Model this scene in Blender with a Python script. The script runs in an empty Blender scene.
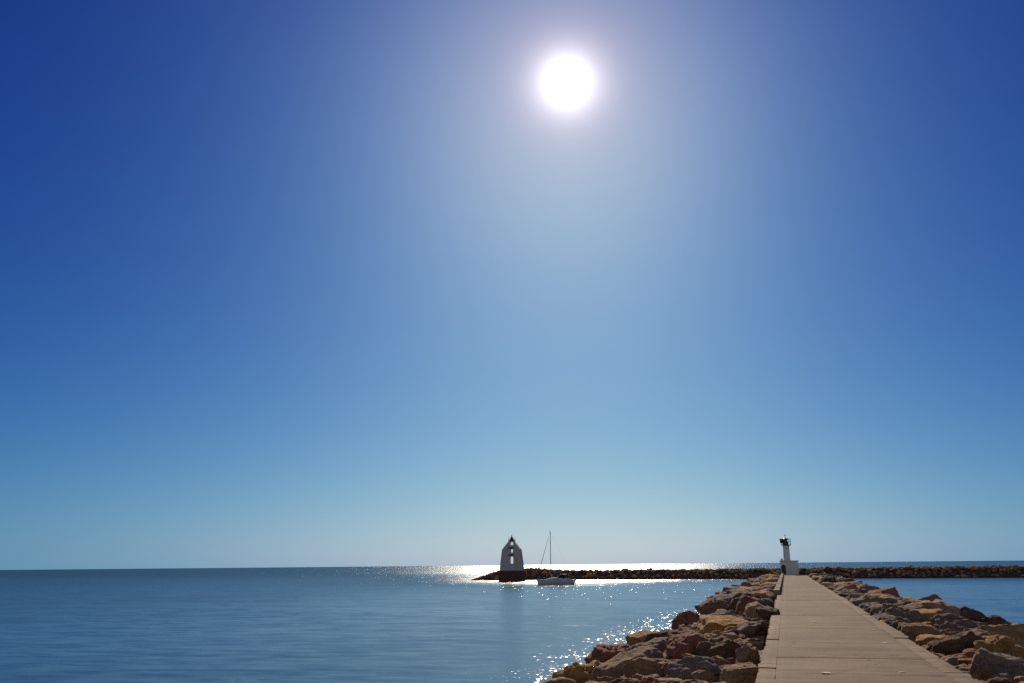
import bpy, bmesh, math, random
import numpy as np
from mathutils import Vector, Matrix, noise
from mathutils.bvhtree import BVHTree

random.seed(7)
sc = bpy.context.scene
col = sc.collection
R = math.radians

# ------------------------------------------------------------------ camera
EYE = Vector((0.0, 0.0, 3.5))          # the water is z = 0, the top of the jetty path z = 1.8
PATH_Z = 1.8
CAMX = Vector((0.96599, 0.25837, -0.00905)).normalized()
CAMF = Vector((-0.2503, 0.9432, 0.2183)).normalized()
CAMY = CAMX.cross(-CAMF) * -1
CAMY = (-CAMF).cross(CAMX).normalized()
CAMX = CAMY.cross(-CAMF).normalized()
F_PX = 1000.0
cam = bpy.data.cameras.new('camera')
cam.sensor_width = 36.0
cam.lens = F_PX / 1024 * 36
cam.clip_start = 0.1
cam.clip_end = 200000
cam_ob = bpy.data.objects.new('camera', cam)
col.objects.link(cam_ob)
M = Matrix((CAMX, CAMY, -CAMF)).transposed().to_4x4()
M.translation = EYE
cam_ob.matrix_world = M
sc.camera = cam_ob


def pix_ray(px, py):
    return (CAMF + CAMX * ((px - 512) / F_PX) + CAMY * ((341.5 - py) / F_PX)).normalized()


# ------------------------------------------------------------------ sun and sky
SUN = Vector((-0.174301, 0.873119, 0.455283)).normalized()
light = bpy.data.lights.new('sun', 'SUN')
light.energy = 3.7
light.angle = R(0.53)
light.color = (1.0, 0.87, 0.68)
sun = bpy.data.objects.new('sun', light)
sun.rotation_euler = SUN.to_track_quat('Z', 'Y').to_euler()
sun.location = (-20, 100, 60)
col.objects.link(sun)

world = bpy.data.worlds.new('World')
sc.world = world
world.use_nodes = True


class NT:
    """small helper for building node trees"""
    def __init__(self, tree):
        self.t = tree
        self.n = tree.nodes

    def new(self, kind, **kw):
        n = self.n.new(kind)
        for k, v in kw.items():
            setattr(n, k, v)
        return n

    def set(self, sock, v):
        if isinstance(v, bpy.types.NodeSocket):
            self.t.links.new(v, sock)
        elif v is not None:
            sock.default_value = v

    def math(self, op, a, b=None, c=None, clamp=False):
        n = self.new('ShaderNodeMath', operation=op, use_clamp=clamp)
        for s, v in zip(n.inputs, (a, b, c)):
            self.set(s, v)
        return n.outputs[0]

    def vmath(self, op, a, b=None):
        n = self.new('ShaderNodeVectorMath', operation=op)
        self.set(n.inputs[0], a)
        if b is not None:
            if op == 'SCALE':
                self.set(n.inputs[3], b)
            else:
                self.set(n.inputs[1], b)
        return n.outputs['Value'] if op in ('DOT_PRODUCT', 'LENGTH') else n.outputs[0]

    def mix(self, fac, a, b, mode='MIX'):
        n = self.new('ShaderNodeMix', data_type='RGBA', blend_type=mode)
        self.set(n.inputs[0], fac)
        self.set(n.inputs[6], a)
        self.set(n.inputs[7], b)
        return n.outputs[2]

    def noise(self, vec, scale, detail=4, rough=0.55, dist=0.0):
        n = self.new('ShaderNodeTexNoise')
        self.set(n.inputs['Vector'], vec)
        n.inputs['Scale'].default_value = scale
        n.inputs['Detail'].default_value = detail
        n.inputs['Roughness'].default_value = rough
        n.inputs['Distortion'].default_value = dist
        return n

    def ramp(self, fac, stops):
        n = self.new('ShaderNodeValToRGB')
        e = n.color_ramp.elements
        while len(e) < len(stops):
            e.new(0.5)
        for k, (p, c) in enumerate(stops):
            e[k].position = p
            e[k].color = c if len(c) == 4 else (*c, 1)
        self.set(n.inputs[0], fac)
        return n.outputs[0]

    def maprange(self, v, a, b, c=0.0, d=1.0, smooth=True):
        n = self.new('ShaderNodeMapRange', interpolation_type='SMOOTHSTEP' if smooth else 'LINEAR')
        for s, x in zip(n.inputs, (v, a, b, c, d)):
            self.set(s, x)
        return n.outputs[0]

    def comb(self, x, y, z):
        n = self.new('ShaderNodeCombineXYZ')
        for s, v in zip(n.inputs, (x, y, z)):
            self.set(s, v)
        return n.outputs[0]

    def sep(self, v):
        n = self.new('ShaderNodeSeparateXYZ')
        self.set(n.inputs[0], v)
        return n.outputs


w = NT(world.node_tree)
bg = world.node_tree.nodes['Background']
sky = w.new('ShaderNodeTexSky', sky_type='NISHITA', sun_disc=False)
sky.sun_elevation = math.asin(SUN.z)
sky.sun_rotation = math.atan2(SUN.x, SUN.y)
sky.air_density = 1.0
sky.dust_density = 1.0
sky.ozone_density = 1.0
sx = w.new('ShaderNodeSeparateColor')
w.set(sx.inputs[0], sky.outputs[0])
tc = w.new('ShaderNodeTexCoord')
theta = w.math('ARCCOSINE', w.math('MINIMUM', w.vmath('DOT_PRODUCT', w.vmath('NORMALIZE', tc.outputs['Generated']), tuple(SUN)), 1.0))
glow = w.math('EXPONENT', w.math('MULTIPLY', theta, -1 / 0.07))       # the aureole of clear marine air round the sun
core = w.math('EXPONENT', w.math('MULTIPLY', theta, -1 / 0.0135))
wide = w.math('EXPONENT', w.math('MULTIPLY', theta, -1 / 0.35))
elev = w.math('ARCSINE', w.math('MAXIMUM', w.sep(w.vmath('NORMALIZE', tc.outputs['Generated']))[2], 0.0))
low = w.math('EXPONENT', w.math('MULTIPLY', elev, -1 / 0.08))         # pale sea air low on the horizon
midl = w.math('EXPONENT', w.math('MULTIPLY', elev, -1 / 0.20))
lowsun = w.math('MULTIPLY', low, wide)
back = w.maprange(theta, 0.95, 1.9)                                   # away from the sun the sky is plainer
chan = []
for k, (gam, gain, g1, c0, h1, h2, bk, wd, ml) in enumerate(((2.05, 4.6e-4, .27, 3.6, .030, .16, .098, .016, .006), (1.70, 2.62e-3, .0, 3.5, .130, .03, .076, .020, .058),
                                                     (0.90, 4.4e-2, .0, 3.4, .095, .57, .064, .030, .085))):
    v = w.math('MULTIPLY', w.math('POWER', sx.outputs[k], gam), gain * 10)
    for term, amt in ((glow, g1), (core, c0), (low, h1), (lowsun, h2), (wide, wd), (midl, ml)):
        if amt:
            v = w.math('ADD', v, w.math('MULTIPLY', term, amt * 10))
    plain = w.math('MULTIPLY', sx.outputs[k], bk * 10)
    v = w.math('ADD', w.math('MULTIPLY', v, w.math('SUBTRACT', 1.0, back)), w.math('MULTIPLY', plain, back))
    chan.append(v)
cc = w.new('ShaderNodeCombineColor')
for k in range(3):
    w.set(cc.inputs[k], chan[k])
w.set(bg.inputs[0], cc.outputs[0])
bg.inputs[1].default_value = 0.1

sc.view_settings.view_transform = 'Standard'
sc.view_settings.look = 'None'
sc.view_settings.exposure = 0.0
sc.view_settings.gamma = 1.0
sc.view_settings.use_curve_mapping = False
sc.cycles.use_denoising = False
sc.cycles.max_bounces = 6
sc.cycles.sample_clamp_indirect = 4.0


# ------------------------------------------------------------------ materials
def mat(name):
    m = bpy.data.materials.new(name)
    m.use_nodes = True
    t = NT(m.node_tree)
    return m, t, m.node_tree.nodes['Principled BSDF']


def bump(t, b, height, strength, dist=0.02):
    n = t.new('ShaderNodeBump')
    n.inputs['Strength'].default_value = strength
    n.inputs['Distance'].default_value = dist
    t.set(n.inputs['Height'], height)
    t.set(b.inputs['Normal'], n.outputs[0])


def simple(name, c, rough=0.6, metal=0.0, var=0.12, scale=6.0, bs=0.15):
    m, t, b = mat(name)
    tcn = t.new('ShaderNodeTexCoord')
    n = t.noise(tcn.outputs['Object'], scale, 5, 0.6)
    dark = tuple(x * (1 - 2 * var) for x in c) + (1,)
    lite = tuple(min(1, x * (1 + var)) for x in c) + (1,)
    t.set(b.inputs['Base Color'], t.ramp(n.outputs[0], ((0.3, dark), (0.65, lite))))
    b.inputs['Roughness'].default_value = rough
    b.inputs['Metallic'].default_value = metal
    if bs:
        n2 = t.noise(tcn.outputs['Object'], scale * 5, 4)
        bump(t, b, n2.outputs[0], bs, 0.01)
    return m


def weathered_white(name, c=(0.66, 0.65, 0.66)):
    """white masonry paint with rain streaks and rust stains"""
    m, t, b = mat(name)
    tcn = t.new('ShaderNodeTexCoord')
    mp = t.new('ShaderNodeMapping')
    mp.inputs['Scale'].default_value = (3.5, 3.5, 0.35)
    t.set(mp.inputs[0], tcn.outputs['Object'])
    st = t.noise(mp.outputs[0], 1.6, 5, 0.65)
    n = t.noise(tcn.outputs['Object'], 1.2, 5, 0.6)
    f = t.math('MULTIPLY', t.maprange(st.outputs[0], 0.48, 0.72), t.maprange(n.outputs[0], 0.4, 0.65))
    c1 = t.mix(t.math('MULTIPLY', f, 0.55), (*c, 1), (0.38, 0.34, 0.28, 1))
    t.set(b.inputs['Base Color'], c1)
    b.inputs['Roughness'].default_value = 0.65
    bump(t, b, t.noise(tcn.outputs['Object'], 14, 4).outputs[0], 0.12, 0.02)
    return m


def rock_material():
    m, t, b = mat('rock')
    geo = t.new('ShaderNodeNewGeometry')
    at = t.new('ShaderNodeAttribute', attribute_name='tone')
    P = geo.outputs['Position']
    n1 = t.noise(P, 0.9, 6, 0.62)
    n2 = t.noise(P, 4.5, 7, 0.68)
    n3 = t.noise(P, 22.0, 5, 0.7)
    mp = t.new('ShaderNodeMapping')
    mp.inputs['Scale'].default_value = (1.2, 1.5, 7.0)
    mp.inputs['Rotation'].default_value = (0.25, 0.35, 0.4)
    t.set(mp.inputs[0], P)
    strata = t.noise(mp.outputs[0], 1.6, 5, 0.6, 0.6)
    base = at.outputs['Color']
    c = t.mix(t.maprange(n2.outputs[0], 0.35, 0.7), t.mix(0.45, base, (0.045, 0.032, 0.025, 1)), t.mix(0.12, base, (0.40, 0.32, 0.23, 1)))
    c = t.mix(t.math('MULTIPLY', t.maprange(strata.outputs[0], 0.50, 0.64), 0.55), c, t.mix(0.5, base, (0.10, 0.07, 0.05, 1)))
    # yellow lichen and pale salt crust in patches
    li = t.math('MULTIPLY', t.maprange(n1.outputs[0], 0.52, 0.66), t.maprange(n3.outputs[0], 0.47, 0.62))
    c = t.mix(t.math('MULTIPLY', li, 0.40), c, (0.40, 0.25, 0.09, 1))
    pale = t.math('MULTIPLY', t.maprange(n1.outputs[0], 0.46, 0.34), t.maprange(n3.outputs[0], 0.5, 0.68))
    c = t.mix(t.math('MULTIPLY', pale, 0.5), c, (0.40, 0.32, 0.25, 1))
    # the wet band the swell leaves on the rocks at the waterline
    z = t.sep(P)[2]
    wet = t.maprange(t.math('ADD', z, t.math('MULTIPLY', t.math('SUBTRACT', n2.outputs[0], 0.5), 0.5)), 0.18, 0.42, 1.0, 0.0)
    c = t.mix(t.math('MULTIPLY', wet, 0.75), c, (0.022, 0.018, 0.012, 1))
    t.set(b.inputs['Base Color'], c)
    t.set(b.inputs['Roughness'], t.maprange(wet, 0, 1, 0.85, 0.35, False))
    b.inputs['Specular IOR Level'].default_value = 0.10
    h = t.math('ADD', t.math('MULTIPLY', n2.outputs[0], 1.0), t.math('MULTIPLY', n3.outputs[0], 0.35))
    h = t.math('ADD', h, t.math('MULTIPLY', strata.outputs[0], 0.9))
    bump(t, b, h, 1.0, 0.16)
    return m


def concrete_material(name, base, crack=True):
    m, t, b = mat(name)
    geo = t.new('ShaderNodeNewGeometry')
    P = geo.outputs['Position']
    big = t.noise(P, 0.35, 5, 0.6)
    mid = t.noise(P, 2.2, 6, 0.65)
    fine = t.noise(P, 38, 4, 0.7)
    grit = t.noise(P, 120, 2, 0.6)
    mp = t.new('ShaderNodeMapping')
    mp.inputs['Scale'].default_value = (0.35, 2.4, 1)
    t.set(mp.inputs[0], P)
    streak = t.noise(mp.outputs[0], 1.1, 6, 0.66, 0.4)
    lo = tuple(x * 0.55 for x in base) + (1,)
    hi = tuple(min(1, x * 1.22) for x in base) + (1,)
    c = t.ramp(big.outputs[0], ((0.3, lo), (0.7, hi)))
    c = t.mix(t.math('MULTIPLY', t.maprange(mid.outputs[0], 0.45, 0.75), 0.45), c, (base[0] * 1.45, base[1] * 1.4, base[2] * 1.35, 1))
    c = t.mix(t.math('MULTIPLY', t.maprange(streak.outputs[0], 0.46, 0.66), 0.8), c, (base[0] * 0.42, base[1] * 0.38, base[2] * 0.33, 1))
    c = t.mix(t.math('MULTIPLY', t.maprange(fine.outputs[0], 0.55, 0.75), 0.3), c, (base[0] * 0.5, base[1] * 0.48, base[2] * 0.45, 1))
    c = t.mix(t.math('MULTIPLY', t.maprange(grit.outputs[0], 0.62, 0.72), 0.4), c, (0.55, 0.50, 0.44, 1))
    if crack:
        wv = t.vmath('ADD', P, t.vmath('SCALE', t.vmath('SUBTRACT', t.noise(P, 1.3, 4).outputs['Color'], (0.5, 0.5, 0.5)), 0.9))
        vo = t.new('ShaderNodeTexVoronoi', feature='DISTANCE_TO_EDGE')
        vo.inputs['Scale'].default_value = 0.28
        t.set(vo.inputs['Vector'], wv)
        ck = t.math('MULTIPLY', t.maprange(vo.outputs['Distance'], 0.0, 0.012, 1.0, 0.0), t.maprange(big.outputs[0], 0.42, 0.55))
        c = t.mix(t.math('MULTIPLY', ck, 0.75), c, (0.05, 0.04, 0.03, 1))
    t.set(b.inputs['Base Color'], c)
    b.inputs['Roughness'].default_value = 0.85
    b.inputs['Specular IOR Level'].default_value = 0.10
    h = t.math('ADD', t.math('MULTIPLY', fine.outputs[0], 0.5), t.math('ADD', mid.outputs[0], t.math('MULTIPLY', streak.outputs[0], 1.2)))
    h = t.math('ADD', h, t.math('MULTIPLY', grit.outputs[0], 0.25))
    bump(t, b, h, 0.55, 0.012)
    return m


def water_material():
    """sea water: wave slopes from stretched noise, calm in the harbour, rougher offshore and along the rocks"""
    m, t, b = mat('sea_water')
    geo = t.new('ShaderNodeNewGeometry')
    P = geo.outputs['Position']
    px, py, _ = t.sep(P)
    n_gust = t.noise(P, 0.012, 3, 0.5)

    def slopes(scale, stretch, rot, detail):
        mp = t.new('ShaderNodeMapping')
        mp.inputs['Rotation'].default_value = (0, 0, rot)
        mp.inputs['Scale'].default_value = (scale / stretch, scale, scale)
        t.set(mp.inputs[0], P)
        n = t.noise(mp.outputs[0], 1.0, detail, 0.6)
        return t.vmath('SUBTRACT', n.outputs['Color'], (0.5, 0.5, 0.5))

    sw = slopes(0.22, 3.2, R(-12), 2)
    md = slopes(1.1, 2.6, R(9), 2)
    fi = slopes(5.0, 1.7, R(-5), 3)
    # wind exposure: offshore (beyond the breakwater, or far out left) against the sheltered basin
    lm = t.maprange(px, -62, -125)
    off = t.maprange(py, t.math('SUBTRACT', 140.0, t.math('MULTIPLY', lm, 50.0)), t.math('ADD', 258.0, t.math('MULTIPLY', lm, 260.0)))
    left = t.maprange(px, -60, -220)
    exp_ = t.math('MAXIMUM', off, t.math('MULTIPLY', left, 0.45))
    # ripples thrown back by the rocks of the jetty
    lap = t.maprange(px, -11.4, -6.4, 0.0, 1.0)
    lap = t.math('MULTIPLY', lap, t.maprange(px, 0, 3, 1.0, 0.15))
    lap = t.math('MULTIPLY', lap, t.maprange(n_gust.outputs[0], 0.25, 0.6, 0.5, 1.0))
    gust = t.maprange(n_gust.outputs[0], 0.3, 0.7, 0.75, 1.25)
    # cat's paws: the steep little waves come in scattered patches
    def patch(scx, scy, lo, hi):
        mp = t.new('ShaderNodeMapping')
        mp.inputs['Scale'].default_value = (scx, scy, 1)
        t.set(mp.inputs[0], P)
        return t.maprange(t.noise(mp.outputs[0], 1.0, 1, 0.5).outputs[0], lo, hi)
    far_p = patch(1.1, 0.14, 0.56, 0.70)
    spk = patch(1.9, 0.22, 0.66, 0.74)
    near_p = patch(7.5, 3.0, 0.49, 0.63)
    a_far = t.math('MULTIPLY', exp_, t.math('ADD', 0.14, t.math('MULTIPLY', far_p, 1.7)))
    a_near = t.math('MULTIPLY', lap, t.math('ADD', 0.12, t.math('MULTIPLY', near_p, 1.65)))
    a_bas = t.math('ADD', 0.08, t.math('MULTIPLY', t.math('MULTIPLY', spk, t.maprange(py, 70, 150, 0.25, 1.0)), 1.7))
    a_f = t.math('MULTIPLY', t.math('ADD', a_bas, t.math('MAXIMUM', a_far, a_near)), gust)
    a_m = t.math('ADD', t.math('MULTIPLY', exp_, 0.5), 0.19)
    a_s = t.math('ADD', t.math('MULTIPLY', exp_, 0.10), 0.09)
    s = t.vmath('ADD', t.vmath('SCALE', fi, a_f), t.vmath('ADD', t.vmath('SCALE', md, a_m), t.vmath('SCALE', sw, a_s)))
    ssx, ssy, _ = t.sep(s)
    nrm = t.vmath('NORMALIZE', t.comb(ssx, ssy, 1.0))
    t.set(b.inputs['Normal'], nrm)
    # ocean BRDF: Beckmann facets over deep water, Fresnel averaged over the facets
    shelter = t.maprange(px, -22, -75, 0.0, 1.0)
    sig = t.math('ADD', t.math('MULTIPLY', exp_, 0.055), t.math('ADD', 0.022, t.math('MULTIPLY', shelter, 0.066)))
    cosv = t.math('ABSOLUTE', t.vmath('DOT_PRODUCT', nrm, geo.outputs['Incoming']))
    ex = t.math('MULTIPLY', t.math('EXPONENT', t.math('MULTIPLY', sig, -2.69)), 5.0)
    fr = t.math('POWER', t.math('SUBTRACT', 1.0, cosv), ex)
    fr = t.math('DIVIDE', fr, t.math('ADD', 1.0, t.math('MULTIPLY', t.math('POWER', sig, 1.5), 22.7)))
    fr = t.math('ADD', 0.02, t.math('MULTIPLY', fr, 0.98), clamp=True)
    gl = t.new('ShaderNodeBsdfAnisotropic', distribution='BECKMANN')
    t.set(gl.inputs['Roughness'], t.math('SQRT', t.math('ADD', t.math('MULTIPLY', exp_, 0.058), t.math('ADD', 0.060, t.math('MULTIPLY', shelter, 0.02)))))
    t.set(gl.inputs['Normal'], nrm)
    df = t.new('ShaderNodeBsdfDiffuse')
    t.set(df.inputs['Color'], t.mix(exp_, (0.038, 0.112, 0.142, 1), (0.040, 0.108, 0.108, 1)))
    mx = t.new('ShaderNodeMixShader')
    t.set(mx.inputs[0], fr)
    t.set(mx.inputs[1], df.outputs[0])
    t.set(mx.inputs[2], gl.outputs[0])
    out = [n for n in t.n if n.type == 'OUTPUT_MATERIAL'][0]
    t.set(out.inputs['Surface'], mx.outputs[0])
    t.n.remove(b)
    return m


M_ROCK = rock_material()
M_WATER = water_material()
M_CONC = concrete_material('path_concrete', (0.250, 0.173, 0.108))
M_STRIP = concrete_material('edge_concrete', (0.305, 0.214, 0.136), False)
M_CORE = simple('rubble_core', (0.11, 0.08, 0.058), 0.95, 0, 0.3, 2.0, 0.6)
M_WHITE = weathered_white('white_masonry')
M_DOOR = simple('dark_door', (0.035, 0.012, 0.012), 0.5)
M_GREEN = simple('lantern_green', (0.012, 0.03, 0.022), 0.35)
M_DARK = simple('dark_metal', (0.02, 0.02, 0.022), 0.4, 0.6)
M_GALV = simple('galvanised', (0.35, 0.36, 0.37), 0.4, 0.8)
M_PANEL = simple('panel_back', (0.03, 0.035, 0.04), 0.5)
M_LENS = simple('lens_glass', (0.05, 0.18, 0.10), 0.1)
M_REDBASE = simple('maroon_base', (0.11, 0.030, 0.032), 0.8, 0, 0.25, 1.5, 0.3)
M_DAYW = weathered_white('daymark_render', (0.46, 0.42, 0.45))
M_RUST = simple('rust_iron', (0.10, 0.035, 0.025), 0.85, 0, 0.3)
M_GEL = simple('white_gelcoat', (0.52, 0.53, 0.57), 0.25, 0, 0.04)
M_STRIPE = simple('blue_stripe', (0.02, 0.03, 0.10), 0.3)
M_ALU = simple('mast_aluminium', (0.30, 0.31, 0.33), 0.4, 0.7, 0.05)
M_CANVAS = simple('navy_canvas', (0.03, 0.035, 0.07), 0.9)
M_WIRE = simple('steel_wire', (0.10, 0.10, 0.11), 0.4, 0.8)
M_TINT = simple('tinted_window', (0.012, 0.014, 0.018), 0.1)
M_BOLL = simple('bollard_iron', (0.035, 0.018, 0.016), 0.7, 0, 0.3)
M_LEAFB = simple('dry_leaf', (0.075, 0.050, 0.028), 0.8, 0, 0.3)
M_LEAFG = simple('olive_leaf', (0.075, 0.080, 0.035), 0.8, 0, 0.3)
M_TWIG = simple('twig', (0.05, 0.035, 0.025), 0.9)
M_STONE = simple('pale_stone', (0.80, 0.77, 0.72), 0.8)


# ------------------------------------------------------------------ object helpers
def tag(o, label=None, cat=None, group=None, kind=None):
    if label: o['label'] = label
    if cat: o['category'] = cat
    if group: o['group'] = group
    if kind: o['kind'] = kind
    return o


def empty(name, loc, rz=0.0):
    o = bpy.data.objects.new(name, None)
    o.location = loc
    o.rotation_euler = (0, 0, rz)
    o.empty_display_size = 0.2
    col.objects.link(o)
    return o


def link(name, me, parent=None, loc=(0, 0, 0), rz=0.0):
    o = bpy.data.objects.new(name, me)
    col.objects.link(o)
    o.location = loc
    o.rotation_euler = (0, 0, rz)
    if parent: o.parent = parent
    return o


def obj(name, bm, m, parent=None, loc=(0, 0, 0), rz=0.0, smooth=False):
    me = bpy.data.meshes.new(name)
    bmesh.ops.recalc_face_normals(bm, faces=bm.faces)
    if smooth:
        for f in bm.faces: f.smooth = True
    bm.to_mesh(me)
    bm.free()
    me.materials.append(m)
    return link(name, me, parent, loc, rz)


def box(bm, x0, x1, y0, y1, z0, z1, bev=0.0):
    v = [bm.verts.new((x, y, z)) for z in (z0, z1) for (x, y) in ((x0, y0), (x1, y0), (x1, y1), (x0, y1))]
    fs = [bm.faces.new([v[i] for i in q]) for q in ((3, 2, 1, 0), (4, 5, 6, 7), (0, 1, 5, 4), (1, 2, 6, 5), (2, 3, 7, 6), (3, 0, 4, 7))]
    if bev:
        es = list({e for f in fs for e in f.edges})
        bmesh.ops.bevel(bm, geom=es, offset=bev, segments=2, affect='EDGES')
    return v


def lathe(bm, prof, n=24, cx=0, cy=0):
    rings = []
    for r, z in prof:
        rings.append([bm.verts.new((cx + r * math.cos(2 * math.pi * k / n), cy + r * math.sin(2 * math.pi * k / n), z)) for k in range(n)])
    for a, b in zip(rings, rings[1:]):
        for k in range(n):
            bm.faces.new((a[k], a[(k + 1) % n], b[(k + 1) % n], b[k]))
    bm.faces.new(list(reversed(rings[0])))
    bm.faces.new(rings[-1])


def tube(bm, pts, r, n=8, r2=None):
    pts = [Vector(p) for p in pts]
    rings = []
    for i, p in enumerate(pts):
        d = (pts[min(i + 1, len(pts) - 1)] - pts[max(i - 1, 0)]).normalized()
        a = d.orthogonal().normalized()
        b = d.cross(a)
        rr = r if r2 is None else r + (r2 - r) * i / (len(pts) - 1)
        rings.append([bm.verts.new(p + a * (rr * math.cos(2 * math.pi * k / n)) + b * (rr * math.sin(2 * math.pi * k / n))) for k in range(n)])
    for a, b in zip(rings, rings[1:]):
        # keep ring vertices aligned
        best = min(range(n), key=lambda s: (a[0].co - b[s].co).length)
        for k in range(n):
            bm.faces.new((a[k], a[(k + 1) % n], b[(best + k + 1) % n], b[(best + k) % n]))
    bm.faces.new(list(reversed(rings[0])))
    bm.faces.new(rings[-1])


# ------------------------------------------------------------------ rocks: radial polyhedra with fractal relief
_hash = np.random.RandomState(3).rand(4096).astype(np.float64)


def vnoise(p):
    """vectorised value noise, p (n,3) -> (n,) in -1..1"""
    i = np.floor(p).astype(np.int64)
    f = p - i
    f = f * f * (3 - 2 * f)
    out = 0
    for dx in (0, 1):
        for dy in (0, 1):
            for dz in (0, 1):
                h = _hash[((i[:, 0] + dx) * 73 + (i[:, 1] + dy) * 1549 + (i[:, 2] + dz) * 3079) % 4096]
                wgt = (f[:, 0] if dx else 1 - f[:, 0]) * (f[:, 1] if dy else 1 - f[:, 1]) * (f[:, 2] if dz else 1 - f[:, 2])
                out = out + h * wgt
    return out * 2 - 1


def fbm(p, octv):
    a, s, o = 1.0, 1.0, 0
    for k in range(octv):
        o = o + a * vnoise(p * s + 17.3 * k)
        a *= 0.5
        s *= 2.07
    return o


_ico = {}


def ico(n):
    if n not in _ico:
        bm = bmesh.new()
        bmesh.ops.create_icosphere(bm, subdivisions=n, radius=1)
        _ico[n] = (np.array([v.co[:] for v in bm.verts]), np.array([[v.index for v in f.verts] for f in bm.faces]))
        bm.free()
    return _ico[n]


class Rock:
    def __init__(self, loc, dims, rz, form, tone, seed, tilt=(0, 0)):
        self.loc, self.dims, self.rz, self.form, self.tone, self.seed, self.tilt = Vector(loc), dims, rz, form, tone, seed, tilt
        rs = np.random.RandomState(seed)
        base = np.array([[1, 0, 0], [-1, 0, 0], [0, 1, 0], [0, -1, 0], [0, 0, 1], [0, 0, -1]], float)
        if form == 'flat slab':
            pl = base + rs.normal(0, 0.10, base.shape)
            d = np.array([.9, .9, .85, .85, .92, .95]) * (1 + rs.normal(0, .04, 6))
            ex = rs.normal(0, 1, (12, 3)); ed = rs.uniform(.98, 1.22, 12)
        elif form == 'angular block':
            pl = base + rs.normal(0, 0.26, base.shape)
            d = np.array([.85, .85, .85, .85, .8, .9]) * (1 + rs.normal(0, .07, 6))
            ex = rs.normal(0, 1, (16, 3)); ed = rs.uniform(.84, 1.10, 16)
        elif form == 'pointed block':
            pl = base + rs.normal(0, 0.2, base.shape)
            pl[4] = (rs.uniform(-1, 1), rs.uniform(-1, 1), 1.0)
            d = np.array([.8, .8, .8, .8, .55, .9])
            ex = rs.normal(0, 1, (12, 3)); ex[0] = (-pl[4][0], -pl[4][1] * .5, .9); ed = rs.uniform(.72, 1.05, 12); ed[0] = .6
        else:
            pl = base + rs.normal(0, 0.4, base.shape)
            d = np.full(6, .9)
            ex = rs.normal(0, 1, (22, 3)); ed = rs.uniform(.80, 1.0, 22)
        pl = np.vstack([pl, ex])
        self.pl = pl / np.linalg.norm(pl, axis=1)[:, None]
        self.d = np.concatenate([d, ed])

    def verts(self, n):
        D, F = ico(n)
        c = D @ self.pl.T
        r = np.where(c > 0.02, self.d[None, :] / np.maximum(c, 0.02), 9.0)
        r.sort(axis=1)
        k = 0.03 if self.form != 'rounded boulder' else 0.08
        r0, r1 = r[:, 0], r[:, 1]
        h = np.maximum(k - (r1 - r0), 0) / k
        rr = np.minimum(r0 - h * h * k * 0.25, 1.35)
        p = D * rr[:, None] * (np.array(self.dims) * 0.5)[None, :]
        s = (self.dims[0] + self.dims[1]) * 0.5
        off = np.array([self.seed * 1.37 % 31, self.seed * 2.11 % 37, self.seed * 0.77 % 29])
        q = p / s
        amp = {'flat slab': .028, 'angular block': .05, 'pointed block': .045}.get(self.form, .06)
        rel = fbm(q * 3.2 + off, 5 if n > 3 else 3) * amp
        if n >= 3:
            rel = rel + (0.35 - np.abs(fbm(q * 4.3 + off + 4, 4 if n > 3 else 2))) * amp * .9
        if n >= 4:
            # bedding steps and broken ledges
            st = q @ np.array([.25, .2, 1.0]) * 9 + fbm(q * 2 + off, 2) * .8
            rel = rel + (np.abs((st % 1) - .5) - .25) * 0.035
            rel = rel + (0.35 - np.abs(fbm(q * 9.5 + off + 14, 3))) * 0.022
            rel = rel - np.maximum(0, 0.08 - np.abs(fbm(q * 2.6 + off + 9, 3))) * 0.16
        p = p + D * (rel * s)[:, None]
        tx, ty = self.tilt
        Rm = np.array((Matrix.Rotation(self.rz, 3, 'Z') @ Matrix.Rotation(tx, 3, 'X') @ Matrix.Rotation(ty, 3, 'Y')))
        return p @ Rm.T, F


def mesh_from(name, V, F, tones=None, smooth=True):
    me = bpy.data.meshes.new(name)
    me.vertices.add(len(V))
    me.vertices.foreach_set('co', np.ascontiguousarray(V, dtype=np.float32).ravel())
    me.loops.add(F.size)
    me.loops.foreach_set('vertex_index', F.ravel().astype(np.int32))
    me.polygons.add(len(F))
    me.polygons.foreach_set('loop_start', np.arange(0, F.size, F.shape[1], dtype=np.int32))
    me.polygons.foreach_set('use_smooth', np.full(len(F), smooth))
    me.update(calc_edges=True)
    if tones is not None:
        a = me.color_attributes.new('tone', 'FLOAT_COLOR', 'POINT')
        a.data.foreach_set('color', np.ascontiguousarray(tones, dtype=np.float32).ravel())
    return me


TONES = {
    'ochre': (0.50, 0.275, 0.085), 'rust-red': (0.32, 0.135, 0.080), 'dark brown': (0.145, 0.085, 0.054),
    'grey': (0.27, 0.225, 0.195), 'tan': (0.40, 0.27, 0.17), 'mauve-grey': (0.26, 0.185, 0.155),
}


def tone_of(name, rs):
    f = rs.uniform(1.25, 1.70)
    return tuple(max(0.01, c * f * g) for c, g in zip(TONES[name], (1.06, .97, .88)))


# ------------------------------------------------------------------ sea
def build_sea():
    bm = bmesh.new()
    rad = [0, 30, 80, 160, 320, 700, 1600, 4000, 10000, 26000, 60000, 140000]
    n = 64
    prev = None
    c = bm.verts.new((0, 0, 0))
    for r in rad[1:]:
        ring = [bm.verts.new((r * math.cos(2 * math.pi * k / n), r * math.sin(2 * math.pi * k / n), 0)) for k in range(n)]
        for k in range(n):
            if prev is None:
                bm.faces.new((c, ring[k], ring[(k + 1) % n]))
            else:
                bm.faces.new((prev[k], ring[k], ring[(k + 1) % n], prev[(k + 1) % n]))
        prev = ring
    o = obj('sea', bm, M_WATER)
    tag(o, kind='structure')


build_sea()

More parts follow.
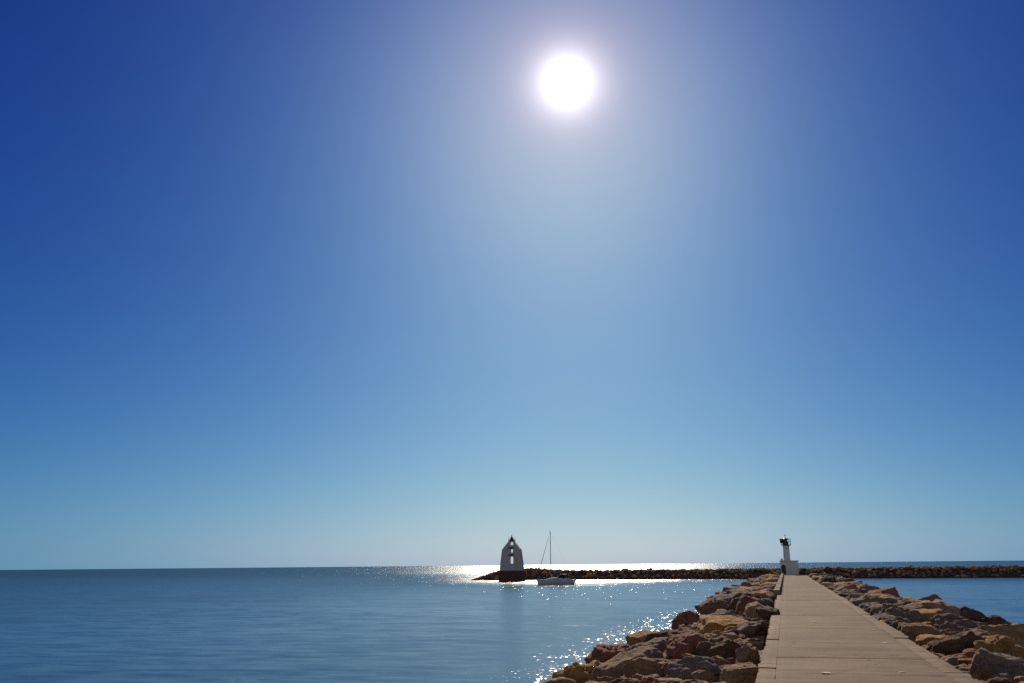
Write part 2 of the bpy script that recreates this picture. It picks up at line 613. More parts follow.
# ------------------------------------------------------------------ jetty path and its rubble core
PX0, PX1, PY0, PY1 = -0.58, 2.62, -30.0, 151.2


def build_path():
    rs = random.Random(11)
    bm = bmesh.new()

    def slab(x0, x1, y0, y1, z):
        nx, ny = max(2, int((x1 - x0) / .12)), max(2, int((y1 - y0) / (.12 if y0 < 40 else .5)))
        g = []
        for j in range(ny + 1):
            row = []
            for i in range(nx + 1):
                x = x0 + (x1 - x0) * i / nx
                y = y0 + (y1 - y0) * j / ny
                e = min(i, nx - i, j, ny - j) == 0
                jx = jy = dz = 0
                if e:
                    nn = noise.noise((x * 2.3, y * 2.3, 5)) + .6 * noise.noise((x * 7, y * 7, 9))
                    if i in (0, nx): jx = (1 if i == 0 else -1) * max(0, nn) * (.012 if abs(x) < .3 or abs(x - 2.29) < .03 else .075)
                    if j in (0, ny): jy = (1 if j == 0 else -1) * max(0, nn) * .03
                    dz = -.008 - .012 * max(0, nn)
                zz = z + dz + .008 * noise.noise((x * .8, y * .5, 3)) + .004 * noise.noise((x * 3, y * 3, 7))
                row.append(bm.verts.new((x + jx, y + jy, zz)))
            g.append(row)
        for j in range(ny):
            for i in range(nx):
                bm.faces.new((g[j][i], g[j][i + 1], g[j + 1][i + 1], g[j + 1][i]))
        loop = g[0][:] + [r[-1] for r in g[1:]] + g[-1][-2::-1] + [r[0] for r in g[-2:0:-1]]
        low = [bm.verts.new((v.co.x, v.co.y, PATH_Z - .5)) for v in loop]
        for k in range(len(loop)):
            k2 = (k + 1) % len(loop)
            bm.faces.new((loop[k], low[k], low[k2], loop[k2]))

    joints = [PY0]
    y = PY0
    fixed = [17.1, 20.0, 23.7, 28.7, 35.7, 43.0, 49.8]
    while y < 13:
        y += 4.4
        if y < 15: joints.append(y)
    joints += fixed
    y = fixed[-1]
    while y < PY1 - 5:
        y += rs.uniform(5, 8)
        joints.append(min(y, PY1))
    if joints[-1] < PY1: joints.append(PY1)
    for a, b in zip(joints, joints[1:]):
        slab(-.275, PX1 - .33, a + rs.uniform(.003, .007), b - rs.uniform(.003, .007), PATH_Z + rs.uniform(-.006, .006))
    o = obj('path', bm, M_CONC, smooth=False)
    tag(o, kind='structure')
    bm = bmesh.new()
    for side in (0, 1):
        y = PY0
        while y < PY1 - 1:
            y2 = min(PY1, y + rs.uniform(2.4, 4.2))
            if side == 0:
                slab(PX0 + rs.uniform(-.03, .03), -.277, y + .004, y2 - .01, PATH_Z + rs.uniform(-.012, .01))
            else:
                slab(PX1 - .328, PX1 + rs.uniform(-.04, .04), y + .01, y2 - .01, PATH_Z + rs.uniform(-.015, .008))
            y = y2
    o = obj('path_edging', bm, M_STRIP, smooth=False)
    tag(o, kind='structure')


build_path()


def bank_z(x, y):
    """height of the rubble surface at x on either side of the path"""
    if x < 0:
        pts = [(-9.2, -1.4), (-7.2, -.40), (-6.0, .08), (-4.6, .68), (-3.0, 1.15), (-1.8, 1.35), (-.9, 1.22), (-.5, 1.2), (0, 1.2)]
    else:
        pts = [(2.5, 1.2), (3.0, 1.32), (4.2, 1.45), (5.6, 1.25), (7.0, .68), (8.4, -.05), (10.2, -1.4)]
    if x <= pts[0][0]: return pts[0][1]
    for (a, za), (b, zb) in zip(pts, pts[1:]):
        if x <= b:
            return za + (zb - za) * (x - a) / (b - a)
    return pts[-1][1]


def build_embankment():
    xs = [-9.2, -8, -7, -6, -5, -4, -3, -2.2, -1.4, -.7, .2, 1.0, 1.8, 2.5, 3.2, 4.0, 5, 6, 7, 8, 9, 10.2]
    ys = [PY0 - 2 + 1.5 * k for k in range(int((160 - PY0) / 1.5) + 2)]
    bm = bmesh.new()
    g = []
    for y in ys:
        row = []
        e = max(0, (y - 153.0) / 7.0)
        for x in xs:
            cx = 1.0
            z = bank_z(x, y) if (x < -.5 or x > 2.5) else 1.26
            z = z - .28 + .22 * noise.noise((x * 1.1, y * 1.1, 1)) - e * e * 3.2
            if -.5 <= x <= 2.5 and y < 152: z = min(z, PATH_Z - .12)
            row.append(bm.verts.new((x, y, z)))
        g.append(row)
    for a, b in zip(g, g[1:]):
        for i in range(len(xs) - 1):
            bm.faces.new((a[i], a[i + 1], b[i + 1], b[i]))
    o = obj('embankment', bm, M_CORE, smooth=False)
    tag(o, kind='structure')


build_embankment()


# ------------------------------------------------------------------ the boulders of the jetty
def at_pix(px, py, z):
    r = pix_ray(px, py)
    return EYE + r * ((z - EYE.z) / r.z)


rocks = []
_seed = [100]
hand_rs = random.Random(5)


def hand(px, py, z, dims, rz, form, tone, tilt=(0, 0), seed=None, label=None):
    p = at_pix(px, py, z)
    _seed[0] += 1
    r = Rock((p.x, p.y, z), dims, rz, form, tone_of(tone, hand_rs), seed or _seed[0], tilt)
    r.tname = tone
    r.label = label
    rocks.append(r)
    return r


# left bank, near the camera
hand(724, 632, 1.10, (2.05, 3.6, .95), R(4), 'flat slab', 'ochre', (R(3), R(2)), 11, 'large flat-topped ochre slab beside the left edge of the path, biggest near rock')
hand(689, 652, 1.25, (1.25, 1.9, .95), R(14), 'rounded boulder', 'rust-red', (R(12), R(-8)), 23, 'pinkish rust boulder just in front of the big ochre slab')
hand(692, 674, 1.25, (1.35, 1.1, .95), R(20), 'pointed block', 'grey', (0, R(-6)), 37, 'grey wedge-shaped rock with a sharp ridge at the bottom of the picture')
hand(722, 657, 1.20, (1.35, 1.6, .85), R(-10), 'rounded boulder', 'dark brown', (R(5), R(4)), 41, 'rough dark brown boulder between the big ochre slab and the pinkish boulder')
hand(749, 657, 1.42, (.42, .75, .5), R(-25), 'angular block', 'tan', (R(-14), R(18)), 43, 'small tilted tan block in the gap between rough dark boulder and left path edge')
hand(741, 676, 1.45, (.75, .55, .38), R(12), 'flat slab', 'tan', (R(4), R(-6)), 47, 'squared brown stone against the left path edge, nearest the camera')
hand(626, 671, .78, (1.75, 1.2, .75), R(32), 'flat slab', 'tan', (R(0), R(-20)), 53, 'long streaked brown rock slanting down to the left near the bottom of the picture')
hand(651, 654, .85, (1.5, 2.0, 1.0), R(-18), 'angular block', 'mauve-grey', (R(-6), R(-10)), 59, 'mauve-grey ridged block below the pinkish boulder, towards the water')
hand(612, 660, .45, (1.6, 1.9, .9), R(-15), 'rounded boulder', 'rust-red', (R(4), R(-10)), 61, 'dark rust-red rounded boulder dipping into the sparkling water')
hand(577, 681, .30, (1.4, 1.3, .75), R(8), 'rounded boulder', 'ochre', (0, 0), 67, 'ochre wet boulder at the lower left tip of the rocks')
hand(598, 676, .42, (.9, 1.2, .8), R(40), 'rounded boulder', 'ochre', (0, R(-8)), 71, 'curved ochre-brown rock just right of the lower left tip')
hand(655, 676, 1.0, (1.1, 1.1, .9), R(60), 'angular block', 'tan', (R(8), R(5)), 73, 'tan broken block left of the grey wedge-shaped rock')
hand(686, 623, .75, (1.5, 1.5, .9), R(20), 'rounded boulder', 'rust-red', (0, R(-14)), 79, 'rounded reddish boulder off the left end of the big ochre slab')
hand(664, 641, .72, (1.9, 1.5, .7), R(-8), 'angular block', 'dark brown', (0, R(-9)), 83, 'long dark brown block between the pinkish boulder and the water')
hand(645, 640, .48, (1.5, 1.6, .6), R(15), 'flat slab', 'ochre', (R(3), R(-10)), 89, 'low yellowish flat rock by the water, left of the long dark block')
hand(752, 631, 1.36, (.85, 1.5, .6), R(-8), 'angular block', 'mauve-grey', (R(4), R(5)), 97, 'small grey block in shadow right of the big ochre slab')
hand(768, 613, 1.84, (.75, .95, .42), R(24), 'angular block', 'dark brown', (R(2), R(4)), 101, 'dark flat rock lying over the left edge of the path')
hand(757, 612, 1.5, (1.25, 2.2, 1.0), R(-12), 'pointed block', 'tan', (R(5), R(10)), 103, 'upright tan-brown rock leaning over the path edge behind the big slab')
hand(716, 607, 1.25, (1.9, 2.6, 1.0), R(8), 'angular block', 'mauve-grey', (R(3), R(-12)), 107, 'broad mauve-grey block right behind the big ochre slab')
hand(748, 594, 1.45, (2.0, 3.0, 1.05), R(-4), 'angular block', 'tan', (R(2), R(-4)), 109, 'tall tan block on the crest beside the near end of the low wall')
# right bank, near the camera
hand(958, 652, 1.30, (1.25, 1.5, 1.0), R(30), 'angular block', 'dark brown', (R(-12), R(6)), 131, 'dark block with a black face, against the right edge of the path')
hand(998, 655, 1.28, (1.35, 1.5, .95), R(-14), 'rounded boulder', 'ochre', (R(6), R(8)), 137, 'ochre-topped boulder right of the dark block by the path')
hand(1008, 640, 1.15, (2.1, 1.8, .9), R(10), 'angular block', 'tan', (R(4), R(9)), 139, 'broad tan block at the right edge of the picture by the water')
hand(958, 630, 1.25, (2.1, 1.9, .85), R(-6), 'rounded boulder', 'mauve-grey', (R(3), R(6)), 149, 'rough grey-brown knobbly boulder in the middle of the right bank')
hand(957, 619, .92, (2.5, 2.6, 1.15), R(5), 'rounded boulder', 'dark brown', (0, R(8)), 151, 'big dark boulder jutting out against the blue basin')
hand(918, 623, 1.30, (1.8, 2.3, .9), R(-10), 'flat slab', 'ochre', (R(4), R(-3)), 157, 'yellow-ochre flat rock on the right bank, just behind the squared brown slab')
hand(917, 635, 1.42, (1.15, 1.2, .62), R(8), 'flat slab', 'tan', (R(2), R(2)), 163, 'squared brown slab touching the right path edge')
hand(1003, 677, 1.30, (1.35, 1.0, .85), R(4), 'angular block', 'grey', (R(-8), R(2)), 167, 'big grey block with a dark front in the bottom right corner')
hand(983, 673, 1.38, (.42, .7, .7), R(-12), 'angular block', 'tan', (0, R(5)), 173, 'small upright tan stone left of the bottom right corner block')
hand(998, 627, .62, (2.0, 1.8, .8), R(12), 'rounded boulder', 'dark brown', (0, R(12)), 179, 'low dark rock at the waterline under the big dark boulder')
hand(975, 645, 1.1, (1.2, 1.0, .8), R(50), 'angular block', 'mauve-grey', (R(10), R(-6)), 181, 'mauve-grey block wedged behind the dark block by the path')
hand(933, 645, 1.38, (.8, 1.1, .5), R(-20), 'flat slab', 'ochre', (R(3), R(4)), 191, 'small brown-ochre stone on the right path edge by the dark block')
hand(869, 606, 1.40, (1.2, 2.8, 1.0), R(35), 'pointed block', 'mauve-grey', (R(4), R(6)), 193, 'peaked grey rock on the right bank halfway along the path')

fill = random.Random(21)


def free(x, y, rad):
    for r in rocks:
        dx, dy = r.loc.x - x, r.loc.y - y
        if abs(dy) > 4: continue
        if dx * dx + dy * dy < ((rad + min(r.dims[0], r.dims[1]) * .5) * .86) ** 2:
            return False
    return True


FORMS = ['angular block'] * 5 + ['rounded boulder'] * 3 + ['flat slab'] * 2 + ['pointed block'] * 2
TN = ['tan'] * 7 + ['mauve-grey'] * 3 + ['dark brown'] * 3 + ['ochre'] * 2 + ['rust-red'] * 2 + ['grey'] * 2


def scatter(xa, xb, ya, yb, tries, smin, smax, lift):
    for _ in range(tries):
        x, y = fill.uniform(xa, xb), fill.uniform(ya, yb)
        s = fill.uniform(smin, smax)
        if not free(x, y, s * .5): continue
        # keep clear of the path slab and its low wall
        if x < 1 and x + s * .5 > -.62: x = -.62 - s * .5
        if x > 1 and x - s * .5 < 2.66: x = 2.66 + s * .5
        if not free(x, y, s * .45): continue
        # nothing loose in front of the rocks placed by eye
        q = Vector((x, y, bank_z(x, y) + s * .35)) - EYE
        qz = q.dot(CAMF)
        qx, qy = 512 + 1000 * q.dot(CAMX) / qz, 341.5 - 1000 * q.dot(CAMY) / qz
        sink = 0.0
        if x < 1 and qy > 598 and qx < 566 + (678 - qy) * 1.71 + s * 12: continue
        if (560 < qx < 765 and 598 < qy < 720) or (893 < qx < 1120 and 606 < qy < 730):
            if s > .62: continue
            sink = .22
        dims = (s * fill.uniform(.9, 1.25), s * fill.uniform(.9, 1.35), s * fill.uniform(.5, .85))
        z = bank_z(x, y) + lift * dims[2] + fill.uniform(-.08, .10) - sink
        e = max(0, (y - 152.0) / 7.0)
        z -= e * e * 2.6
        _seed[0] += 1
        form = fill.choice(FORMS)
        tn = fill.choice(TN)
        if (x < -6 or x > 7.4) and fill.random() < .6: tn = fill.choice(['rust-red', 'dark brown'])
        sl = -1 if x < 0 else 1
        out = (x < -4.5) or (x > 5.5)
        r = Rock((x, y, z), dims, fill.uniform(0, 6.28), form, tone_of(tn, fill), _seed[0],
                 (fill.uniform(-.2, .2), fill.uniform(-.2, .2) + (.16 * sl if out else 0)))
        r.tname = tn
        r.label = None
        rocks.append(r)


for (xa, xb) in ((-7.7, -1.0), (3.0, 9.0)):
    scatter(xa, xb, 4, 158, 9000, 1.2, 1.65, .06)
    scatter(xa, xb, 4, 158, 9000, .75, 1.15, .10)
    scatter(xa, xb, 4, 90, 9000, .40, .62, .15)
scatter(-6, 8, 152.6, 159, 500, .9, 1.5, .1)

# how much of the picture each rock covers (coarse proxies, straight ray casting from the photographer's place)
V_all, F_all, own = [], [], []
nv = 0
for i, r in enumerate(rocks):
    V, F = r.verts(2)
    V_all.append(V + np.array(r.loc))
    F_all.append(F + nv)
    own.append(np.full(len(F), i))
    nv += len(V)
slabv = np.array([[PX0, 0, PATH_Z], [PX1, 0, PATH_Z], [PX1, PY1, PATH_Z], [PX0, PY1, PATH_Z]])
V_all.append(slabv)
F_all.append(np.array([[0, 1, 2], [0, 2, 3]]) + nv)
own.append(np.full(2, -1))
bvh = BVHTree.FromPolygons(np.vstack(V_all).tolist(), np.vstack(F_all).tolist())
own = np.concatenate(own)
count = [0] * len(rocks)
for py in range(568, 684):
    for px in range(556, 1026):
        for (ox, oy) in ((.25, .25), (.75, .75)):
            hit = bvh.ray_cast(EYE, pix_ray(px + ox, py + oy))
            if hit[2] is not None and own[hit[2]] >= 0:
                count[own[hit[2]]] += 1
order = sorted(range(len(rocks)), key=lambda i: -count[i])
chosen = [i for i in order if count[i] >= 12][:298]
ORD = ['', 'second', 'third', 'fourth', 'fifth', 'sixth', 'seventh', 'eighth', 'ninth', 'tenth', 'eleventh', 'twelfth', 'thirteenth', 'fourteenth', 'fifteenth', 'sixteenth', 'seventeenth', 'eighteenth', 'nineteenth', 'twentieth']
tally = {}
for i in sorted(chosen, key=lambda i: (rocks[i].loc - EYE).length):
    r = rocks[i]
    if r.label: continue
    x = r.loc.x
    if x < 0:
        band = 'along the left edge of the path' if x > -2.3 else ('in the middle of the left bank' if x > -5 else 'at the waterline of the left bank')
    else:
        band = 'along the right edge of the path' if x < 4.3 else ('in the middle of the right bank' if x < 6.6 else 'on the outer side of the right bank')
    key = (r.tname, r.form, band)
    k = tally[key] = tally.get(key, 0) + 1
    r.label = f'{ORD[k - 1] + " " if k > 1 else ""}nearest {r.tname} {r.form} {band}'
rest_V, rest_F, rest_T, nv = [], [], [], 0
cs = set(chosen)
for i, r in enumerate(rocks):
    if i in cs:
        lvl = 5 if count[i] > 500 else (4 if count[i] > 60 else 3)
        V, F = r.verts(lvl)
        me = mesh_from('rock', V, F, np.tile(np.array([*r.tone, 1.0]), (len(V), 1)))
        me.materials.append(M_ROCK)
        o = link('rock', me, None, r.loc)
        tag(o, r.label, 'rock', 'boulders armouring the sides of the jetty')
    else:
        V, F = r.verts(3 if r.loc.y < 60 else 2)
        rest_V.append(V + np.array(r.loc))
        rest_F.append(F + nv)
        rest_T.append(np.tile(np.array([*r.tone, 1.0]), (len(V), 1)))
        nv += len(V)
me = mesh_from('jetty_rubble', np.vstack(rest_V), np.vstack(rest_F), np.vstack(rest_T))
me.materials.append(M_ROCK)
tag(link('jetty_rubble', me), 'smaller and farther brown rocks filling both banks of the jetty', 'rubble', kind='stuff')
print('ROCKS', len(rocks), 'chosen', len(chosen), 'min px', count[chosen[-1]] / 2)


# ------------------------------------------------------------------ the breakwater across the basin
BW_Y = 243.0


def bw_crest(x):
    z = 1.80 + .10 * noise.noise((x * .15, 2, 2)) + max(0, min(1, (x + 10) / 40)) * .16
    z += .60 * math.exp(-((x + 61) / 6.5) ** 2)
    if x < -67: z -= ((-67 - x) / 8.5) ** 1.3 * 2.3
    return z


def bw_z(x, y):
    v = y - BW_Y
    zc = bw_crest(x)
    return zc - max(0, abs(v) - 2.2) * .62


def build_breakwater():
    rs = random.Random(77)
    xs = [-78 + 1.0 * k for k in range(215)]
    vs = [-7, -5.5, -4, -3, -2, -1, 0, 1, 2, 3, 4, 5.5, 7]
    bm = bmesh.new()
    g = []
    for x in xs:
        g.append([bm.verts.new((x, BW_Y + v, bw_z(x, BW_Y + v) - .25 + .2 * noise.noise((x * .9, v * .9, 4)))) for v in vs])
    for a, b in zip(g, g[1:]):
        for i in range(len(vs) - 1):
            bm.faces.new((a[i], a[i + 1], b[i + 1], b[i]))
    tag(obj('breakwater_mound', bm, M_CORE), kind='structure')
    VV, FF, TT, nv = [], [], [], 0
    names = ['rust-red'] * 4 + ['dark brown'] * 5 + ['tan'] * 2 + ['mauve-grey'] * 2 + ['ochre']
    cells = []
    for _ in range(9000):
        x, v = rs.uniform(-77, 136), rs.uniform(-5.6, 5.2) if rs.random() < .8 else rs.uniform(-2.6, 2.6)
        cells.append((x, v))
    placed = {}
    for x, v in cells:
        z = bw_z(x, BW_Y + v)
        if z < -.4: continue
        s = rs.uniform(.5, 1.15) if rs.random() < .85 else rs.uniform(1.1, 1.6)
        k = (int(x // 2), int(v // 2))
        ok = True
        for dx in (-1, 0, 1):
            for dv in (-1, 0, 1):
                for (x2, v2, s2) in placed.get((k[0] + dx, k[1] + dv), ()):
                    if (x - x2) ** 2 + (v - v2) ** 2 < ((s + s2) * .36) ** 2: ok = False
        if not ok: continue
        placed.setdefault(k, []).append((x, v, s))
        _seed[0] += 1
        r = Rock((x, BW_Y + v, z + .06), (s * 1.15, s * 1.1, s * rs.uniform(.6, .95)), rs.uniform(0, 6.28), rs.choice(FORMS),
                 tone_of(rs.choice(names), rs), _seed[0], (rs.uniform(-.3, .3), rs.uniform(-.3, .3)))
        V, F = r.verts(2)
        VV.append(V + np.array(r.loc)); FF.append(F + nv); TT.append(np.tile(np.array([*r.tone, 1.0]), (len(V), 1))); nv += len(V)
    me = mesh_from('breakwater_rocks', np.vstack(VV), np.vstack(FF), np.vstack(TT), smooth=False)
    me.materials.append(M_ROCK)
    tag(link('breakwater_rocks', me), 'long low breakwater of reddish-brown rocks lying across the basin', 'breakwater', kind='stuff')


build_breakwater()


# ------------------------------------------------------------------ low wall on the left edge of the path
def build_low_wall():
    bm = bmesh.new()
    rs = random.Random(4)
    y = 58.0
    while y < 150.6:
        y2 = min(150.8, y + rs.uniform(3.0, 4.5))
        dx, dz = rs.uniform(-.012, .012), rs.uniform(-.02, .012)
        box(bm, -.745 + dx, -.43 + dx, y + .008, y2 - .008, 1.45, 2.06 + dz, .018)
        y = y2
    o = obj('low_wall', bm, M_STRIP)
    tag(o, 'long low concrete kerb wall running along the left edge of the path to the lighthouse', 'wall')


build_low_wall()


# ------------------------------------------------------------------ lighthouse at the jetty head
def build_lighthouse():
    lx, ly, lz = .42, 152.6, PATH_Z - .02
    root = empty('lighthouse', (lx, ly, lz))
    tag(root, 'small white lighthouse with dark green lantern on a square base at the jetty end', 'lighthouse')
    bm = bmesh.new()
    box(bm, -1.22, 1.22, -1.22, 1.22, -.5, 1.86, .03)
    base = obj('base_building', bm, M_WHITE, root)
    bm = bmesh.new()
    box(bm, -1.36, 1.36, -1.36, 1.36, 1.863, 2.02, .025)
    obj('cornice', bm, M_WHITE, base)
    bm = bmesh.new()
    box(bm, -1.30, 1.30, -1.30, -1.223, -.3, .12, .02)
    obj('plinth', bm, M_WHITE, base)
    # arched doorway on the left of the front
    bm = bmesh.new()
    pts = [(-.30, .0), (.30, .0), (.30, 1.0)] + [(.30 * math.cos(a), 1.0 + .30 * math.sin(a)) for a in [math.pi * k / 10 for k in range(1, 10)]] + [(-.30, 1.0)]
    f = bm.faces.new([bm.verts.new((x, 0, z)) for x, z in pts])
    e = bmesh.ops.extrude_face_region(bm, geom=[f])
    bmesh.ops.translate(bm, vec=(0, .06, 0), verts=[v for v in e['geom'] if isinstance(v, bmesh.types.BMVert)])
    d = obj('door', bm, M_DOOR, root, (-.80, -1.285, .13))
    bm = bmesh.new()
    lathe(bm, [(.02, -.05), (.035, -.02), (.035, .02), (.02, .05)], 10)
    obj('handle', bm, M_GALV, d, (.2, -.035, .62))
    # tower
    bm = bmesh.new()
    lathe(bm, [(.54, 2.023), (.54, 2.10), (.475, 2.13), (.43, 4.0), (.50, 4.06), (.50, 4.10)], 32, -.26, .1)
    obj('tower', bm, M_WHITE, root, smooth=True)
    bm = bmesh.new()
    lathe(bm, [(.40, 4.102), (.68, 4.17), (.72, 4.19), (.72, 4.25)], 32, -.26, .1)
    gal = obj('gallery', bm, M_DARK, root)
    for k in range(10):
        a = 2 * math.pi * k / 10 + .2
        bm = bmesh.new()
        tube(bm, [(0, 0, 0), (0, 0, .85)], .022, 6)
        obj('railing_post', bm, M_DARK, gal, (-.26 + .67 * math.cos(a), .1 + .67 * math.sin(a), 4.25))
    for zz in (4.68, 5.09):
        bm = bmesh.new()
        tube(bm, [(-.26 + .67 * math.cos(2 * math.pi * k / 24), .1 + .67 * math.sin(2 * math.pi * k / 24), zz) for k in range(25)], .018, 6)
        obj('railing_bar', bm, M_DARK, gal)
    bm = bmesh.new()
    lathe(bm, [(.40, 4.252), (.40, 4.62), (.37, 4.64)], 24, -.34, .1)
    lan = obj('lantern', bm, M_GREEN, root, smooth=False)
    bm = bmesh.new()
    lathe(bm, [(.30, 4.642), (.32, 4.8), (.30, 4.94)], 24, -.34, .1)
    obj('lens', bm, M_LENS, lan, smooth=True)
    bm = bmesh.new()
    lathe(bm, [(.42, 4.942), (.43, 5.0), (.30, 5.12), (.10, 5.2), (.06, 5.3)], 24, -.34, .1)
    obj('roof', bm, M_GREEN, lan, smooth=False)
    bm = bmesh.new()
    box(bm, -.40, .40, -.025, .025, -.28, .42, .008)
    pan = obj('solar_panel', bm, M_PANEL, root, (-.68, -.15, 4.72))
    pan.rotation_euler = (R(-28), 0, R(10))
    bm = bmesh.new()
    tube(bm, [(-.3, .1, 5.28), (-.3, .1, 5.75)], .03, 8)
    tube(bm, [(-.42, .1, 5.55), (-.18, .1, 5.55)], .022, 6)
    obj('antenna', bm, M_DARK, root)
    bm = bmesh.new()
    box(bm, -.17, .17, -.15, .15, 2.023, 2.30, .015)
    obj('vent_box', bm, M_WHITE, root, (-.98, -.9, 0))


build_lighthouse()


def build_bollard():
    root = empty('bollard', (2.40, 150.3, PATH_Z))
    tag(root, 'dark round-headed bollard at the right corner of the jetty head', 'bollard')
    bm = bmesh.new()
    lathe(bm, [(.27, -.05), (.27, .05), (.20, .09), (.18, .55), (.20, .60)], 20)
    obj('post', bm, M_BOLL, root, smooth=True)
    bm = bmesh.new()
    lathe(bm, [(.20, .602), (.27, .66), (.28, .76), (.22, .88), (.10, .94), (.02, .95)], 20)
    obj('head', bm, M_BOLL, root, smooth=True)


build_bollard()


# ------------------------------------------------------------------ low shrubs between the rocks
def shrub(loc, dims, leafm, label, n, seed):
    rs = random.Random(seed)
    root = empty('shrub', loc)
    tag(root, label, 'shrub')
    bm = bmesh.new()
    tips = []
    for k in range(26):
        a = rs.uniform(0, 6.28)
        e = rs.uniform(.15, 1.35)
        q = Vector((math.cos(a) * math.cos(e) * dims[0] * .5, math.sin(a) * math.cos(e) * dims[1] * .5, math.sin(e) * dims[2]))
        q *= rs.uniform(.7, 1.05)
        mid = q * .5 + Vector((0, 0, -.05))
        tube(bm, [(q.x * .05, q.y * .05, -.1), mid, q], .018, 5, .006)
        tips.append(q)
    obj('branches', bm, M_TWIG, root)
    bm = bmesh.new()
    for k in range(n):
        c = rs.choice(tips) * rs.uniform(.45, 1.05) + Vector((rs.gauss(0, .13), rs.gauss(0, .13), rs.gauss(0, .06)))
        if c.z < -.05: continue
        u = Vector((rs.gauss(0, 1), rs.gauss(0, 1), rs.gauss(0, 1))).normalized()
        v = u.orthogonal().normalized()
        l, wd = rs.uniform(.06, .12), rs.uniform(.02, .035)
        bm.faces.new([bm.verts.new(c - u * l * .5), bm.verts.new(c + v * wd), bm.verts.new(c + u * l * .5), bm.verts.new(c - v * wd)])
    obj('foliage', bm, leafm, root)


p = at_pix(830, 587.5, 1.5)
shrub((p.x, p.y, 1.45), (1.9, 2.8, .85), M_LEAFB, 'dark brown rounded shrub among the rocks right of the path, far along', 5200, 3)
p = at_pix(822, 578.5, 1.55)
shrub((p.x, p.y, 1.5), (2.6, 6.0, .60), M_LEAFG, 'low olive-green shrub on the right bank near the lighthouse', 5200, 5)


# ------------------------------------------------------------------ daymark tower on the breakwater
def build_daymark():
    root = empty('daymark_tower', (-59.4, 222.0, 0.0), R(3))
    tag(root, 'tall white tapering daymark tower with dark red base and three openings, left of the sailboat', 'tower')
    outline = [(-2.62, 2.32), (2.62, 2.32), (2.10, 6.95), (.55, 8.85), (-.55, 8.85), (-2.10, 6.95)]

    def arch(cx, w_, z0, z1):
        r = w_ / 2
        return [(cx - r, z0), (cx + r, z0)] + [(cx + r * math.cos(a), z1 - r + r * math.sin(a)) for a in [math.pi * k / 10 for k in range(0, 11)]]

    holes = [arch(.05, .78, 7.90, 8.66), arch(.05, .74, 6.30, 7.10), arch(.02, 1.0, 3.85, 5.50)]
    bm = bmesh.new()
    edges = []
    for lp in [outline] + holes:
        vs = [bm.verts.new((x, 0, z)) for x, z in lp]
        for k in range(len(vs)):
            edges.append(bm.edges.new((vs[k], vs[(k + 1) % len(vs)])))
    res = bmesh.ops.triangle_fill(bm, use_beauty=True, use_dissolve=False, edges=edges, normal=(0, -1, 0))
    faces = [f for f in res['geom'] if isinstance(f, bmesh.types.BMFace)]
    # drop anything filled inside a hole
    for f in list(faces):
        c = f.calc_center_median()
        for lp in holes:
            xs = [q[0] for q in lp]; zs = [q[1] for q in lp]
            r = (max(xs) - min(xs)) / 2
            cx = (max(xs) + min(xs)) / 2
            inside = min(xs) < c.x < max(xs) and min(zs) < c.z < max(zs) - r or (c.x - cx) ** 2 + (c.z - (max(zs) - r)) ** 2 < (r * .98) ** 2
            if inside and f.is_valid:
                bm.faces.remove(f)
                faces.remove(f)
                break
    ext = bmesh.ops.extrude_face_region(bm, geom=faces)
    bmesh.ops.translate(bm, vec=(0, 1.0, 0), verts=[v for v in ext['geom'] if isinstance(v, bmesh.types.BMVert)])
    for v in bm.verts:
        th = 2.5 + (1.2 - 2.5) * (v.co.z - 2.32) / 6.5
        v.co.y = (v.co.y - .5) * th
    wall = obj('wall', bm, M_DAYW, root)
    # ledges between the openings, where the bells of light would sit
    for zz, wd in ((7.28, 1.15), (5.72, 1.15)):
        th = (2.5 + (1.2 - 2.5) * (zz - 2.32) / 6.5) * .5
        bm = bmesh.new()
        box(bm, -wd / 2, wd / 2, -th - .16, th + .16, zz - .12, zz + .16, .03)
        obj('ledge', bm, M_RUST, wall)
    bm = bmesh.new()
    b = [(-2.75, -1.75, -1.0), (2.75, -1.75, -1.0), (2.75, 1.75, -1.0), (-2.75, 1.75, -1.0)]
    t = [(-2.70, -1.42, 2.32), (2.70, -1.42, 2.32), (2.70, 1.42, 2.32), (-2.70, 1.42, 2.32)]
    vb = [bm.verts.new(q) for q in b]
    vt = [bm.verts.new(q) for q in t]
    bm.faces.new(vb[::-1]); bm.faces.new(vt)
    for k in range(4):
        bm.faces.new((vb[k], vb[(k + 1) % 4], vt[(k + 1) % 4], vt[k]))
    bmesh.ops.bevel(bm, geom=list(bm.edges), offset=.06, segments=1, affect='EDGES')
    obj('base', bm, M_REDBASE, root)
    bm = bmesh.new()
    box(bm, -.68, .68, -.72, .72, 8.853, 9.02, .03)
    cap = obj('cap', bm, M_RUST, root)
    bm = bmesh.new()
    lathe(bm, [(.42, 9.022), (.40, 9.3), (.22, 9.6), (.10, 9.9), (.05, 10.25)], 12)
    obj('finial', bm, M_RUST, cap)
    for s in (-1, 1):
        for yy in (-.6, .6):
            bm = bmesh.new()
            tube(bm, [(s * .60, yy, 9.02), (s * .66, yy, 9.75)], .045, 6, .02)
            obj('spike', bm, M_RUST, cap)
    # iron rungs up the front
    for k in range(9):
        zz = 2.7 + k * .3
        yf = -(2.5 + (1.2 - 2.5) * (zz - 2.32) / 6.5) * .5
        bm = bmesh.new()
        tube(bm, [(1.05, yf + .02, zz), (1.05, yf - .12, zz), (1.40, yf - .12, zz), (1.40, yf + .02, zz)], .018, 5)
        obj('rung', bm, M_RUST, wall)


build_daymark()


